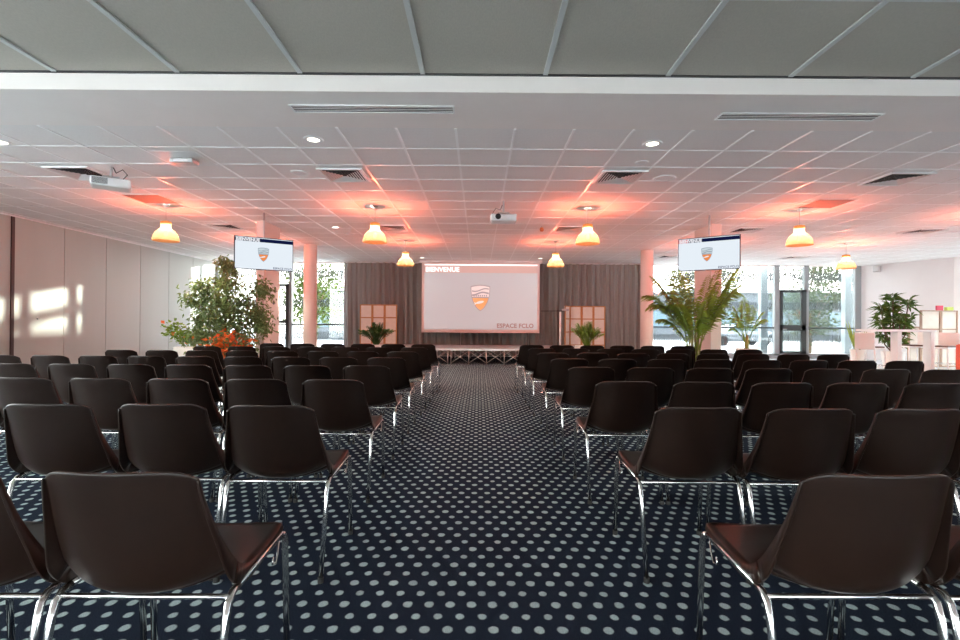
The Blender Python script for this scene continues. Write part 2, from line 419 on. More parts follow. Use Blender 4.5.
# ------------------------------------------------------------------ logo / screens
def lettering(txt, size, loc, m, parent, bold=.0, align='LEFT'):
    cv = bpy.data.curves.new('lettering', 'FONT'); cv.body = txt; cv.size = size; cv.extrude = .0006; cv.offset = bold
    cv.align_x = align; cv.space_character = 1.04; cv.resolution_u = 4
    tmp = bpy.data.objects.new('tmp_lettering', cv); C.objects.link(tmp)
    me = bpy.data.meshes.new_from_object(tmp.evaluated_get(bpy.context.evaluated_depsgraph_get()))
    bpy.data.objects.remove(tmp); me.materials.clear(); me.materials.append(m)
    o = bpy.data.objects.new('lettering', me); C.objects.link(o); o.parent = parent
    o.location = loc; o.rotation_euler = (PI / 2, 0, 0)
    return o
def shield(w, h, cx, cz, s=1.0):
    """heater shield outline, top slightly arched, pointed foot"""
    pts = []
    for k in range(9):
        t = -1 + k / 4; pts.append((cx + t * w / 2 * s, cz + (h / 2 - .06 * h * t * t) * s))
    for k in range(1, 12):
        t = k / 11; pts.append((cx + (w / 2) * (1 - t ** 2.6) ** .8 * s * 1.0, cz + (h * .44 - t * h * .94) * s))
    left = [(2 * cx - x, z) for x, z in pts[9:-1]][::-1]
    return pts + left
def clip(pts, z0, above):
    out = []
    n = len(pts)
    for i in range(n):
        a, b = pts[i], pts[(i + 1) % n]
        ia = (a[1] >= z0) == above; ib = (b[1] >= z0) == above
        if ia: out.append(a)
        if ia != ib:
            t = (z0 - a[1]) / (b[1] - a[1]); out.append((a[0] + t * (b[0] - a[0]), z0))
    return out
def crest(parent, w, cx, cz, y, mo, mtop, mband, mlow, mfish):
    h = w * 1.36
    sh = shield(w, h, cx, cz)
    c = MB().poly(sh[::-1], y, y + .0012).build('crest', mo, parent)
    inner = shield(w, h, cx, cz, .92)
    MB().poly(clip(inner, cz + .04 * h, True)[::-1], y - .0008, y).build('crest_upper_field', mtop, c)
    MB().poly(clip(inner, cz + .0 * h, False)[::-1], y - .0008, y).build('crest_lower_field', mlow, c)
    # waves across the upper field
    for k, (zz, th) in enumerate(((.30, .045), (.17, .06))):
        up = []; dn = []
        for i in range(13):
            t = -1 + i / 6
            z = cz + h * (zz + .035 * math.sin(t * 3 + k)) + t * .03 * h
            up.append((cx + t * w * .43, z + th * h / 2)); dn.append((cx + t * w * .43, z - th * h / 2))
        MB().poly((up + dn[::-1])[::-1], y - .0014, y - .0008).build('crest_wave', mband, c)
    g = MB()  # row of small letters-like bars in the band
    for i in range(7):
        xx = cx + (i - 3) * w * .105
        g.box(xx - w * .03, xx + w * .03, y - .0014, y - .0008, cz + .055 * h, cz + .12 * h)
    g.build('crest_letter', mband, c)
    # fish on the lower field
    fp = []
    for i in range(16):
        a = 2 * PI * i / 16; fp.append((cx + w * .2 * math.cos(a) - .02 * w, cz - .16 * h + h * .05 * math.sin(a) + .12 * w * math.cos(a) * .35))
    fp2 = [(cx - w * .16, cz - .19 * h), (cx - w * .33, cz - .16 * h), (cx - w * .28, cz - .21 * h), (cx - w * .30, cz - .27 * h)]
    MB().poly(fp[::-1], y - .0014, y - .0008).poly(fp2, y - .0013, y - .0008).build('crest_fish', mfish, c)
    return c

# big projection screen
X0, _, Z1 = P(421.5, 263, 15.6); X1 = P(539.5, 265, 15.6)[0]; Z0 = P(480, 332, 15.6)[2]
W = X1 - X0; Hs = 3.02 - Z0
ps = thing('projection_screen', 'large white projection screen showing BIENVENUE and a shield crest above the stage', 'projection screen', ((X0 + X1) / 2, 15.6, Z0))
MB().box(-W / 2, W / 2, -.002, .002, 0, Hs).build('screen_fabric', M_['screenfab'], ps)
MB().box(-W / 2 - .08, W / 2 + .08, -.05, .07, Hs, Hs + .075).build('roller_housing', M_['white'], ps, bevel=.01)
MB().tube([(-W / 2, 0, -.012), (W / 2, 0, -.012)], .016, 10).build('bottom_bar', M_['screenfab'], ps, smooth=True)
bw = .085
MB().box(-W / 2 + bw, W / 2 - bw * .9, -.004, -.0022, .075, Hs - .32).build('projected_image', M_['projwhite'], ps)
MB().box(-W / 2 + bw, W / 2 - bw * .9, -.004, -.0022, Hs - .32, Hs - .09).build('projected_header', M_['projhead'], ps)
MB().box(-W / 2 + bw, W / 2 - bw * .9, -.004, -.0022, Hs - .09, Hs - .05).build('projected_header_line', M_['projtext'], ps)
lettering('BIENVENUE', .20, (-W / 2 + bw + .03, -.0048, Hs - .285), M_['projtext'], ps, .006)
lettering('ESPACE FCLO', .185, (W / 2 - bw - .10, -.0048, .14), M_['projpink'], ps, .006, 'RIGHT')
crest(ps, .62, -.01, Hs * .49, -.0058, M_['projgrey'], M_['projcream'], M_['projgrey'], M_['projorange'], M_['projcream'])

# TVs hung by the pillars
def tv(A, B, zt, zb, label, red):
    cx, cy = (A[0] + B[0]) / 2, (A[1] + B[1]) / 2; w = math.hypot(B[0] - A[0], B[1] - A[1]); h = zt - zb
    ang = math.atan2(B[1] - A[1], B[0] - A[0])
    t = thing('television', label, 'television', (cx, cy, zb), ang, 'televisions hung beside the pillars')
    MB().box(-w / 2, w / 2, 0, .045, 0, h).build('housing', M_['bezel'], t, bevel=.006)
    bz = .014
    MB().box(-w / 2 + bz, w / 2 - bz, -.002, 0, bz, h - bz).build('screen', M_['tvwhite'], t)
    xi0, xi1 = -w / 2 + bz, w / 2 - bz
    MB().box(xi0, xi1, -.004, -.002, h - bz - .075, h - bz - .012).build('header_bar', M_['tvnavy'], t)
    if red: MB().box(xi0, xi0 + .17, -.0045, -.004, h - bz - .075, h - bz - .012).build('header_red_strip', M_['tvred'], t)
    lettering('BIENVENUE', .072, (xi0 + .012, -.006, h - bz - .069), M_['tvlet'], t, .004)
    lettering('ESPACE FCLO', .052, (xi1 - .012, -.004, bz + .012), M_['tvdark'], t, .001, 'RIGHT')
    crest(t, .185, -.02, h * .47, -.005, M_['tvgrey'], M_['tvsilver'], M_['tvgrey'], M_['tvorange'], M_['tvlet'])
    MB().box(-.15, .15, .045, .075, h * .3, h * .7).build('mount_plate', M_['black'], t)
    MB().tube([(0, .09, h * .5), (0, .09, HC - zb)], .018, 10).build('ceiling_pole', M_['silver'], t, smooth=True)
    return t
tv((-4.27, 8.6), (-3.445, 9.15), 2.64, 2.055, 'television with white screen and crest hanging above the large ficus', False)
tv((3.66, 9.1), (4.50, 8.5), 2.70, 2.10, 'television with white screen and crest hanging above the tall palm', True)

# ------------------------------------------------------------------ stage
for k, (sx0, sx1) in enumerate(((-2.8, -.8), (-.8, 1.22), (1.22, 3.2))):
    st = thing('stage_platform', ['end stage platform beside the dark fern planter', 'middle stage platform directly under the projection screen',
               'end stage platform under the thin white stand'][k], 'stage', ((sx0 + sx1) / 2, 14.55, 0), 0, 'joined stage platforms')
    hw = (sx1 - sx0) / 2 - .004
    MB().box(-hw, hw, -1.13, 1.15, .375, .423).build('deck', M_['stagetop'], st)
    MB().box(-hw, hw, -1.15, -1.13, .37, .42).build('edge_rail', M_['alu'], st)
    xs = [-hw + .04 + (2 * hw - .08) * i / 4 for i in range(5)]
    for yy in (-1.1, 1.1):
        for i, x in enumerate(xs):
            MB().tube([(x, yy, 0), (x, yy, .372)], .013, 8).build('leg', M_['alu'], st, smooth=True)
        for a, b in zip(xs[:-1], xs[1:]):
            MB().tube([(a, yy, .03), (b, yy, .355)], .008, 6).tube([(a, yy + .012, .355), (b, yy + .012, .03)], .008, 6).build('cross_brace', M_['alu'], st, smooth=True)

# thin white stand on the stage
t = thing('boom_stand', 'thin white upright stand with a horizontal boom arm on the stage', 'stand', (2.32, 14.1, .423))
MB().lathe([(0, 0), (.13, 0), (.13, .012), (.03, .03), (0, .03)], 20).build('base', M_['white'], t, smooth=True)
MB().tube([(0, 0, .02), (0, 0, 1.03)], .026, 12).build('pole', M_['whiteg'], t, smooth=True)
MB().tube([(-.55, 0, 1.05), (.1, 0, 1.06)], .009, 8).build('boom_arm', M_['black'], t, smooth=True)
MB().box(.05, .24, -.05, .05, 1.06, 1.12).build('head', M_['silver'], t, bevel=.015)
MB().tube([(.12, 0, 1.12), (.12, 0, 1.2)], .012, 8).build('knob', M_['silver'], t, smooth=True)

# folding screens of wood and paper
def shoji(loc, label, leaves, wl_, H, rows, m, name='folding_screen'):
    t = thing(name, label, 'folding screen', loc)
    x = 0; yv = 0
    for k, ang in enumerate(leaves):
        ca, sa = math.cos(ang), math.sin(ang)
        R = Matrix(((ca, -sa, 0), (sa, ca, 0), (0, 0, 1))); O = Vector((x, yv, 0))
        g = MB()
        fr = .035
        g.box(0, fr, -.015, .015, 0, H, R, O).box(wl_ - fr, wl_, -.015, .015, 0, H, R, O)
        for z in [H * i / rows for i in range(rows + 1)]:
            zc = min(max(z, fr / 2 + .001), H - fr / 2)
            g.box(fr, wl_ - fr, -.012, .012, zc - fr / 2, zc + fr / 2, R, O)
        lf = g.build('leaf_frame', m, t)
        MB().box(fr, wl_ - fr, -.004, .004, .01, H - .01, R, O).build('paper_panel', M_['paper'], lf)
        x += ca * wl_; yv += sa * wl_
    return t
x0 = P(360, 305, 15.85)[0]
shoji((x0, 15.85, 0), 'wood and white paper folding screen standing behind the dark fern', [.02, -.02, .02], .396, 1.69, 4, M_['wood'])
x0 = P(565, 307, 15.74)[0]
shoji((x0, 15.74, 0), 'wood and white paper folding screen standing beside the thin white stand', [1.0, -.06, .04, -.02], .385, 1.69, 4, M_['wood'])

# ------------------------------------------------------------------ plants
def pot(t, r0, r1, h, m=None, z=0, x=0, y=0):
    p = MB().lathe([(0, z), (r0, z), (r1, z + h), (r1 - .02, z + h), (r1 - .03, z + h - .04), (0, z + h - .04)], 28, (x, y, 0)).build('pot', m or M_['pot'], t)
    smooth_by_angle(p)
    MB().lathe([(0, z + h - .05), (r1 - .032, z + h - .03), (0, z + h - .025)], 20, (x, y, 0)).build('soil', M_['soil'], p)
    return p
# ficus
FX, FY = -4.58, 8.95
t = thing('potted_ficus', 'tall bushy ficus tree in a white pot under the hanging television', 'plant', (FX, FY, 0))
pot(t, .2, .27, .45)
trk = MB(); fol = MB(); rnd = random.Random(3)
main = [(0, 0, .4), (.02, 0, .8), (-.02, .02, 1.2), (.03, 0, 1.6), (0.02, 0, 2.05)]
trk.tube(main, [.035, .03, .026, .02, .01], 8)
tips = []
def pxz(px, py): X, Y, Z = P(px, py, FY); return X - FX, Z
blob = [(231, 264, .10), (238, 268, .13), (222, 285, .2), (240, 285, .22), (262, 288, .18), (217, 300, .20), (211, 288, .14), (204, 300, .14), (232, 300, .28),
        (252, 305, .26), (262, 318, .22), (222, 320, .28), (243, 325, .30), (211, 318, .16), (268, 328, .12), (212, 336, .2), (232, 340, .28), (256, 342, .22), (231, 270, .12), (270, 292, .08), (235, 312, .3)]
for px, py, r in blob:
    bx, bz = pxz(px, py); by = rnd.uniform(-.4, .0)
    b0 = Vector((0, 0, max(.5, bz - .5)))
    trk.tube([b0, (bx * .5, by * .5, (b0.z + bz) / 2 + .05), (bx, by, bz)], [.014, .009, .004], 5)
    n = int(3000 * r * r ** .5) + 40
    for i in range(n):
        a = rnd.gauss(0, .5), rnd.gauss(0, .5), rnd.gauss(0, .5)
        p = Vector((bx + a[0] * r, by + a[1] * r * 1.2, bz + a[2] * r))
        random.seed(i * 7 + int(px))
        fol.leaf(p, (rnd.uniform(-1, 1), rnd.uniform(-1, 1), rnd.uniform(-1, .2)), rnd.uniform(.06, .095), rnd.uniform(.028, .042))
# drooping outer sprays
for (xa, za, xb, zb_) in ((*pxz(208, 284), *pxz(196, 312)), (*pxz(265, 285), *pxz(272, 300)), (*pxz(255, 305), *pxz(266, 325)), (*pxz(250, 318), *pxz(274, 328)), (*pxz(232, 268), *pxz(229, 260))):
    for i in range(60):
        q = i / 60; p = Vector((xa + (xb - xa) * q + rnd.gauss(0, .03), rnd.gauss(0, .06), za + (zb_ - za) * q + rnd.gauss(0, .035)))
        fol.leaf(p, (rnd.uniform(-1, 1), rnd.uniform(-1, 1), -.6), .075, .034)
    trk.tube([(xa, 0, za), (xb, 0, zb_)], .005, 5)
trk.build('trunk', M_['bark'], t, smooth=True); fol.build('foliage', M_['ficus'], t)

def bush(name, label, loc, r, z0, z1, n, m, lw=(.07, .035), potd=None, mats2=None, n2=0, stems=10, seed=1, box_pot=None):
    rnd = random.Random(seed); t = thing(name, label, 'plant', loc)
    if potd: pot(t, *potd)
    if box_pot:
        w, d, h = box_pot; MB().box(-w / 2, w / 2, -d / 2, d / 2, 0, h).build('planter', M_['pot'], t, bevel=.02)
    s = MB(); f = MB(); f2 = MB()
    for k in range(stems):
        a = rnd.uniform(0, 2 * PI); q = rnd.uniform(.2, 1); e = Vector((math.cos(a) * r * q, math.sin(a) * r * q * .7, rnd.uniform((z0 + z1) / 2, z1)))
        b = Vector((e.x * .15, e.y * .15, z0 - .05)); mdl = (b + e) / 2 + Vector((0, 0, .05))
        s.tube([b, mdl, e], [.006, .005, .003], 5)
        for i in range(n // stems):
            u = rnd.uniform(.25, 1.05); p = b * (1 - u) * (1 - u) + mdl * 2 * u * (1 - u) + e * u * u + Vector((rnd.gauss(0, .035), rnd.gauss(0, .035), rnd.gauss(0, .03)))
            f.leaf(p, (rnd.uniform(-1, 1), rnd.uniform(-1, 1), rnd.uniform(-.3, .8)), lw[0] * rnd.uniform(.8, 1.3), lw[1])
        for i in range(n2 // stems):
            u = rnd.uniform(.4, 1.1); p = b * (1 - u) + e * u + Vector((rnd.gauss(0, .05), rnd.gauss(0, .05), rnd.gauss(0, .04)))
            f2.leaf(p, (rnd.uniform(-1, 1), rnd.uniform(-1, 1), rnd.uniform(-.3, .8)), lw[0] * 1.2, lw[1] * 1.6)
    s.build('stem', M_['stalk'], t); f.build('foliage', m, t)
    if n2: f2.build('flower', mats2, t)
    return t
X_, _, Z_ = P(190, 335, 9.8)
bush('potted_bush', 'low leafy green plant in a white planter box beside the partition wall', (X_, 9.9, 0), .52, .62, 1.12, 560, M_['zz'], (.085, .045), box_pot=(.6, .3, .62), mats2=M_['orange'], n2=20, stems=12, seed=5)
X_, _, Z_ = P(238, 342, 8.9)
bush('flowering_plant', 'low plant with orange red flowers in a white pot at the foot of the ficus', (P(230, 342, 8.4)[0], 8.4, 0), 0.52, .5, .92, 520, M_['ficus'], (.08, .04), potd=(.2, .26, .5), mats2=M_['orange'], n2=430, stems=16, seed=6)

def frond(t, base, tip, arch, n, ll, m, wd=.022, name='frond'):
    """arching rib with rows of drooping leaflets"""
    base = Vector(base); tip = Vector(tip); mid = (base + tip) / 2 + Vector((0, 0, arch)) 
    pt = lambda u: base * (1 - u) ** 2 + mid * 2 * u * (1 - u) + tip * u * u
    g = MB(); g.tube([pt(i / 8) for i in range(9)], [.009 - .0008 * i for i in range(9)], 5)
    for i in range(n):
        u = .32 + .68 * i / (n - 1); p = pt(u); d = (pt(min(u + .02, 1)) - pt(u - .02)).normalized()
        sd = d.cross(Vector((0, 0, 1)));
        if sd.length < .05: sd = Vector((1, 0, 0))
        sd.normalize(); L = ll * math.sin(PI * min(.97, .22 + .72 * (u - .32) / .68)) * random.uniform(.85, 1.1)
        for sg in (-1, 1):
            q = (sd * sg + d * .7 + Vector((0, 0, .1 + random.uniform(-.25, .1)))).normalized()
            g.leaf(p, q, L, wd, .45, nrm=Vector((0, 0, 1)))
    return g.build(name, m, t)
PXc = P(695, 345, 8.9)[0]
t = thing('potted_palm', 'tall multi-stemmed palm in a white pot before the pillar under the television', 'plant', (PXc, 8.95, 0))
pot(t, .22, .28, .42)
def tipat(px, py): X, Y, Z = P(px, py, 8.9); return X - PXc, Z
random.seed(11)
for k, (px, py, dy, ar, col) in enumerate([(643, 296, -.1, .45, 0), (655, 275, .2, .3, 0), (672, 268, -.2, .15, 0), (690, 262, .3, .05, 1), (722, 262, 0, .12, 0), (742, 268, .1, .35, 1),
        (735, 285, -.3, .3, 0), (715, 275, .2, .05, 1), (668, 305, -.25, .35, 1), (662, 320, .2, .3, 1), (680, 290, .35, .2, 1), (728, 310, .3, .3, 0), (705, 290, -.35, .1, 1), (746, 292, .25, .45, 0), (690, 300, -.2, .1, 1), (650, 308, .1, .5, 0)]):
    tx, tz = tipat(px, py); bx = random.uniform(-.08, .08)
    frond(t, (bx, random.uniform(-.06, .06), .42), (tx, dy, tz), ar * 1.6, 30, .36, M_['palmlight' if col else 'palm'], .0125)
g = MB()
for k in range(9):
    a = random.uniform(0, 6.28); g.tube([(math.cos(a) * .06, math.sin(a) * .06, .38), (math.cos(a) * .1 + random.uniform(-.1, .1), math.sin(a) * .1, 1.2)], [.016, .008], 6)
g.build('stem', M_['stalk'], t, smooth=True)
SX, _, _ = P(747, 346, 13)
t = thing('potted_palm', 'small bright palm in a white pot close to the big window', 'plant', (SX, 13.0, 0))
pot(t, .2, .27, .5)
for k, (px, py, dy, ar) in enumerate([(727, 318, -.2, .35), (735, 306, .1, .25), (742, 300, -.1, .1), (756, 305, .2, .15), (766, 320, 0, .35), (748, 296, .2, .05), (733, 330, .2, .3), (760, 312, -.2, .3), (739, 312, .3, .3)]):
    X, Y, Z = P(px, py, 13); frond(t, (random.uniform(-.04, .04), 0, .5), (X - SX, dy, Z), ar * 1.3, 26, .26, M_['palmlight'], .016)
MB().tube([(0, 0, .45), (.01, 0, .85)], [.06, .03], 8).build('stem', M_['stalk'], t, smooth=True)

def fernbush(label, px0, px1, pyt, Y, m, seed, potr=.3):
    random.seed(seed)
    xc = (P(px0, 340, Y)[0] + P(px1, 340, Y)[0]) / 2; zt = P((px0 + px1) / 2, pyt, Y)[2]; hw = (P(px1, 340, Y)[0] - P(px0, 340, Y)[0]) / 2
    t = thing('potted_fern', label, 'plant', (xc, Y, 0)); pot(t, .24, potr, .56)
    for k in range(38):
        a = 2 * PI * k / 19 + random.uniform(-.2, .2); q = random.uniform(.6, 1.05) if k < 19 else random.uniform(.15, .6)
        frond(t, (math.cos(a) * .05, math.sin(a) * .05, .54), (math.cos(a) * hw * q, math.sin(a) * hw * q * .6, .58 + (zt - .58) * (1.08 - .45 * q * q) * random.uniform(.75, 1.05)), .14, 14, .15, m, .06)
    return t
fernbush('dark green fern in a white pot by the stage end facing the round pillar', 357, 396, 324, 12.7, M_['fern'], 21)
fernbush('bright green leafy plant in a white pot before the folding screen and stand', 568, 606, 323, 12.7, M_['zz'], 22)

# strap-leaf plant by the bar table
DX, DY = P(894, 320, 12.85)[0], 12.85
t = thing('potted_dracaena', 'tall dracaena with pointed strap leaves behind the white bar table', 'plant', (DX, DY, 0)); pot(t, .2, .26, .45)
g = MB(); f = MB(); rnd = random.Random(9)
for (px, py, L, n) in ((893, 298, .36, 48), (903, 303, .34, 40), (884, 310, .32, 40), (897, 318, .34, 46), (908, 318, .28, 26), (887, 328, .32, 36), (899, 332, .3, 34), (880, 322, .3, 34), (890, 340, .28, 34), (893, 308, .36, 60), (889, 318, .34, 60), (903, 326, .32, 50), (896, 342, .28, 40), (884, 336, .28, 40)):
    X, Y, Z = P(px, py, DY); c = Vector((X - DX, rnd.uniform(-.2, .2), Z)); g.tube([(0, 0, .4), (c.x * .6, c.y, c.z * .6 + .1), c], [.02, .016, .012], 6)
    for i in range(n):
        a = rnd.uniform(0, 6.28); el = rnd.uniform(-.5, 1.1)
        f.leaf(c + Vector((0, 0, rnd.uniform(-.12, .08))), (math.cos(a) * math.cos(el), math.sin(a) * math.cos(el), math.sin(el)), L * rnd.uniform(.7, 1.1), .055, .3)
g.build('trunk', M_['bark'], t, smooth=True); f.build('foliage', M_['dracaena'], t)
t = thing('snake_plant', 'slim upright snake plant beside the window edge and bar stool', 'plant', (P(858, 330, 12.8)[0], 12.8, 0)); pot(t, .12, .16, .5)
f = MB()
for i in range(11):
    a = rnd.uniform(0, 6.28); f.leaf((math.cos(a) * .05, math.sin(a) * .05, .46), (math.cos(a) * .28, math.sin(a) * .28, 1), rnd.uniform(.45, .95), .06, .02)
f.build('foliage', M_['palm'], t)

# ------------------------------------------------------------------ bar corner
t = thing('bar_table', 'high white bar table with broad slab legs beside the dracaena', 'table', (0, 11.0, 0))
bx0, bx1 = 8.86, 10.22
MB().box(bx0, bx1, 0, .6, .99, 1.04).build('tabletop', M_['whiteg'], t, bevel=.006)
for lx in (9.36, 10.10):
    MB().box(lx, lx + .09, .02, .22, 0, .99).build('leg', M_['whiteg'], t, bevel=.004)
def stool(px, Y, rz, label):
    X = P(px, 345, Y)[0]
    t = thing('bar_stool', label, 'bar stool', (X, Y, 0), rz, 'white bar stools round the bar table')
    MB().box(-.2, .2, -.2, .2, .60, .635).build('seat', M_['white'], t, bevel=.01)
    MB().box(-.19, .19, -.17, .19, .635, .665).build('cushion', M_['cushion'], t, bevel=.012)
    v = []; g = MB()
    g.box(-.2, .2, -.225, -.195, .60, .97).build('backrest', M_['white'], t, bevel=.012)
    for sx in (-1, 1):
        for sy in (-1, 1):
            MB().tube([(sx * .18, sy * .18, .6), (sx * .21, sy * .21, 0)], [.017, .013], 8).build('leg', M_['white'], t, smooth=True)
    r = MB()
    q = [(.195, .195, .25), (-.195, .195, .25), (-.195, -.195, .25), (.195, -.195, .25)]
    for i in range(4): r.tube([q[i], q[(i + 1) % 4]], .009, 6)
    r.build('footrest', M_['chrome'], t, smooth=True)
stool(871, 11.0, -1.15, 'white bar stool next to the snake plant end of the table')
stool(914, 12.0, 1.35, 'white bar stool behind the table between its slab legs')
stool(944, 11.5, 1.9, 'white bar stool between the bar table and the wooden divider')

# divider with wooden grid
Yd = 13.5
xa, xb, xc_, xd = (P(p, 330, Yd)[0] for p in (909, 921, 941, 958))
t = thing('room_divider', 'stepped pale wood grid divider with white panels beside the white wall', 'room divider', (0, Yd, 0))
def sect(x0, x1, H, rows):
    g = MB(); fr = .03
    g.box(x0, x0 + fr, -.03, .03, 0, H).box(x1 - fr, x1, -.03, .03, 0, H)
    for i in range(rows + 1):
        z = min(max(H * i / rows, fr / 2), H - fr / 2); g.box(x0 + fr, x1 - fr, -.03, .03, z - fr / 2, z + fr / 2)
    s_ = g.build('grid_frame', M_['palewood'], t)
    MB().box(x0 + fr, x1 - fr, -.004, .004, .01, H - .01).build('white_panel', M_['paper'], s_)
sect(xa, xb, 1.10, 2); sect(xb + .004, xc_, 1.55, 3); sect(xc_ + .004, xd, 1.55, 3)
xx = P(940, 307, Yd)[0]
g = MB().box(xx - .09, xx + .09, Yd - .03, Yd + .02, 1.55, 1.68)
b = g.build('photo_block', M_['pinkred'], bevel=.01); tag(b, 'small raspberry red block standing on top of the wooden divider', 'ornament')
xx = P(950, 307, Yd)[0]
b = MB().box(xx - .1, xx + .08, Yd - .05, Yd + .05, 1.55, 1.64).build('small_box', M_['lime'], bevel=.01); tag(b, 'small lime green box on the divider next to the red block', 'box')

# red armchair edge
t = thing('armchair', 'red speckled armchair beside the stepped wooden divider', 'armchair', (10.75, 10.2, 0))
MB().box(-.38, .38, -.3, .34, .1, .42).build('seat', M_['redfab'], t, bevel=.04)
MB().box(-.42, .42, .25, .42, .1, .76).build('backrest', M_['redfab'], t, bevel=.05)
for s in (-1, 1): MB().box(s * .45 - .07, s * .45 + .07, -.32, .4, .1, .74).build('armrest', M_['redfab'], t, bevel=.04)
for sx in (-1, 1):
    for sy in (-1, 1): MB().tube([(sx * .38, sy * .28, 0), (sx * .38, sy * .28, .1)], .02, 8).build('leg', M_['chrome'], t)

# fittings on the white wall
wdir = (WB - WA).normalized()
pp = WA.lerp(WB, .22)
t = thing('wall_loudspeaker', 'small pale loudspeaker high on the white wall near the ceiling', 'loudspeaker', (pp.x, pp.y, 2.84), math.atan2(wdir.y, wdir.x))
MB().box(-.09, .09, -.22, -.08, 0, .2).build('housing', M_['silver'], t, bevel=.02); MB().box(-.02, .02, -.08, 0, .08, .12).build('bracket', M_['silver'], t)
pp = WA.lerp(WB, .18)
t = thing('wall_shelf', 'tiny grey glass shelf on the white wall behind the dracaena', 'shelf', (pp.x, pp.y, 1.28), math.atan2(wdir.y, wdir.x))
MB().box(-.16, .16, -.16, 0, 0, .025).build('board', M_['greyframe'], t); MB().box(-.02, .02, -.06, 0, -.05, 0).build('bracket', M_['chrome'], t)

# ------------------------------------------------------------------ ceiling fittings
def diffuser():
    t = thing('ceiling_vent', 'square', 'ceiling vent', (0, 0, 0), 0, 'square louvred ceiling vents')
    g = MB(); s = .29
    g.box(-s, s, -s, -s + .03, 0, .02).box(-s, s, s - .03, s, 0, .02).box(-s, -s + .03, -s + .03, s - .03, 0, .02).box(s - .03, s, -s + .03, s - .03, 0, .02)
    g.build('frame', M_['white'], t)
    MB().box(-s + .03, s - .03, -s + .03, s - .03, .014, .018).build('backing', M_['dark'], t)
    g = MB(); n = 7
    for i in range(n):                       # four-way louvres: mitred rings
        r0 = .255 - i * .034
        if r0 < .03: break
        for k in range(4):
            ca, sa = [(1, 0), (0, 1), (-1, 0), (0, -1)][k]
            R = Matrix(((ca, -sa, 0), (sa, ca, 0), (0, 0, 1)))
            g.add([R @ Vector(q) for q in ((-r0, -r0, .002), (r0, -r0, .002), (r0 - .024, -r0 + .024, .010), (-r0 + .024, -r0 + .024, .010))], [(0, 1, 2, 3)])
    g.build('louvre_slat', M_['vent'], t)
    return t
dif0 = diffuser()
rows = {6.58: 'first row of vents past the bulkhead', 10.25: 'row of vents behind the first pendants', 14.4: 'row of vents closest to the windows'}
names = {-5.3: 'in line with the partition-side pendants', -1.8: 'over the chairs between ficus and aisle', 1.86: 'over the chairs between aisle and palm', 5.55: 'in line with the palm-side pendants', 9.2: 'over the bar corner'}
first = True
for yv, rl in rows.items():
    for xv, nl in names.items():
        if yv > 14 and abs(xv) < 4: continue
        if yv > 14 and xv < 0: continue
        if yv < 7 and xv > 8: continue
        d = dif0 if first else copy_tree(dif0); first = False
        d.location = (xv, yv, HC - .02)
        d['label'] = 'square ceiling vent, ' + rl + ', ' + nl
        if len(d['label'].split()) > 16: d['label'] = 'square vent, ' + rl + ', ' + nl
# brown perforated squares
for xv, lb in ((-5.28, 'flat brown square grille in the ceiling near the partition-side pendant'), (5.58, 'flat brown square grille in the ceiling near the palm-side pendant')):
    t = thing('ceiling_grille', lb, 'ceiling grille', (xv, 7.95, HC - .012), 0, 'brown ceiling grilles')
    MB().box(-.29, .29, -.29, .29, .004, .010).build('perforated_panel', M_['redbrown'], t)
    g = MB(); s = .3
    g.box(-s, s, -s, -s + .015, 0, .01).box(-s, s, s - .015, s, 0, .01).box(-s, -s + .015, -s + .015, s - .015, 0, .01).box(s - .015, s, -s + .015, s - .015, 0, .01)
    g.build('frame', M_['vent'], t)
# linear slot grilles in the bulkhead
for (x0, x1, yv, lb) in ((P(289, 109, 4.5)[0], P(453, 109, 4.5)[0], 4.52, 'long slotted air grille in the white bulkhead on the ficus side'), (P(716, 116, 4.65)[0], P(876, 120, 4.65)[0], 4.62, 'long slotted air grille in the white bulkhead on the palm side')):
    t = thing('slot_grille', lb, 'air grille', ((x0 + x1) / 2, yv, HC - .012), 0, 'slotted bulkhead grilles')
    w = (x1 - x0) / 2
    MB().box(-w, w, -.075, .075, .008, .011).build('backing', M_['dark'], t)
    g = MB(); g.box(-w, w, -.08, -.066, 0, .01).box(-w, w, .066, .08, 0, .01).box(-w, -w + .014, -.066, .066, 0, .01).box(w - .014, w, -.066, .066, 0, .01)
    g.build('frame', M_['white'], t)
    g = MB()
    for k in range(3): g.box(-w + .014, w - .014, -.037 + k * .035, -.031 + k * .035, .004, .008)
    g.build('slat', M_['vent'], t)
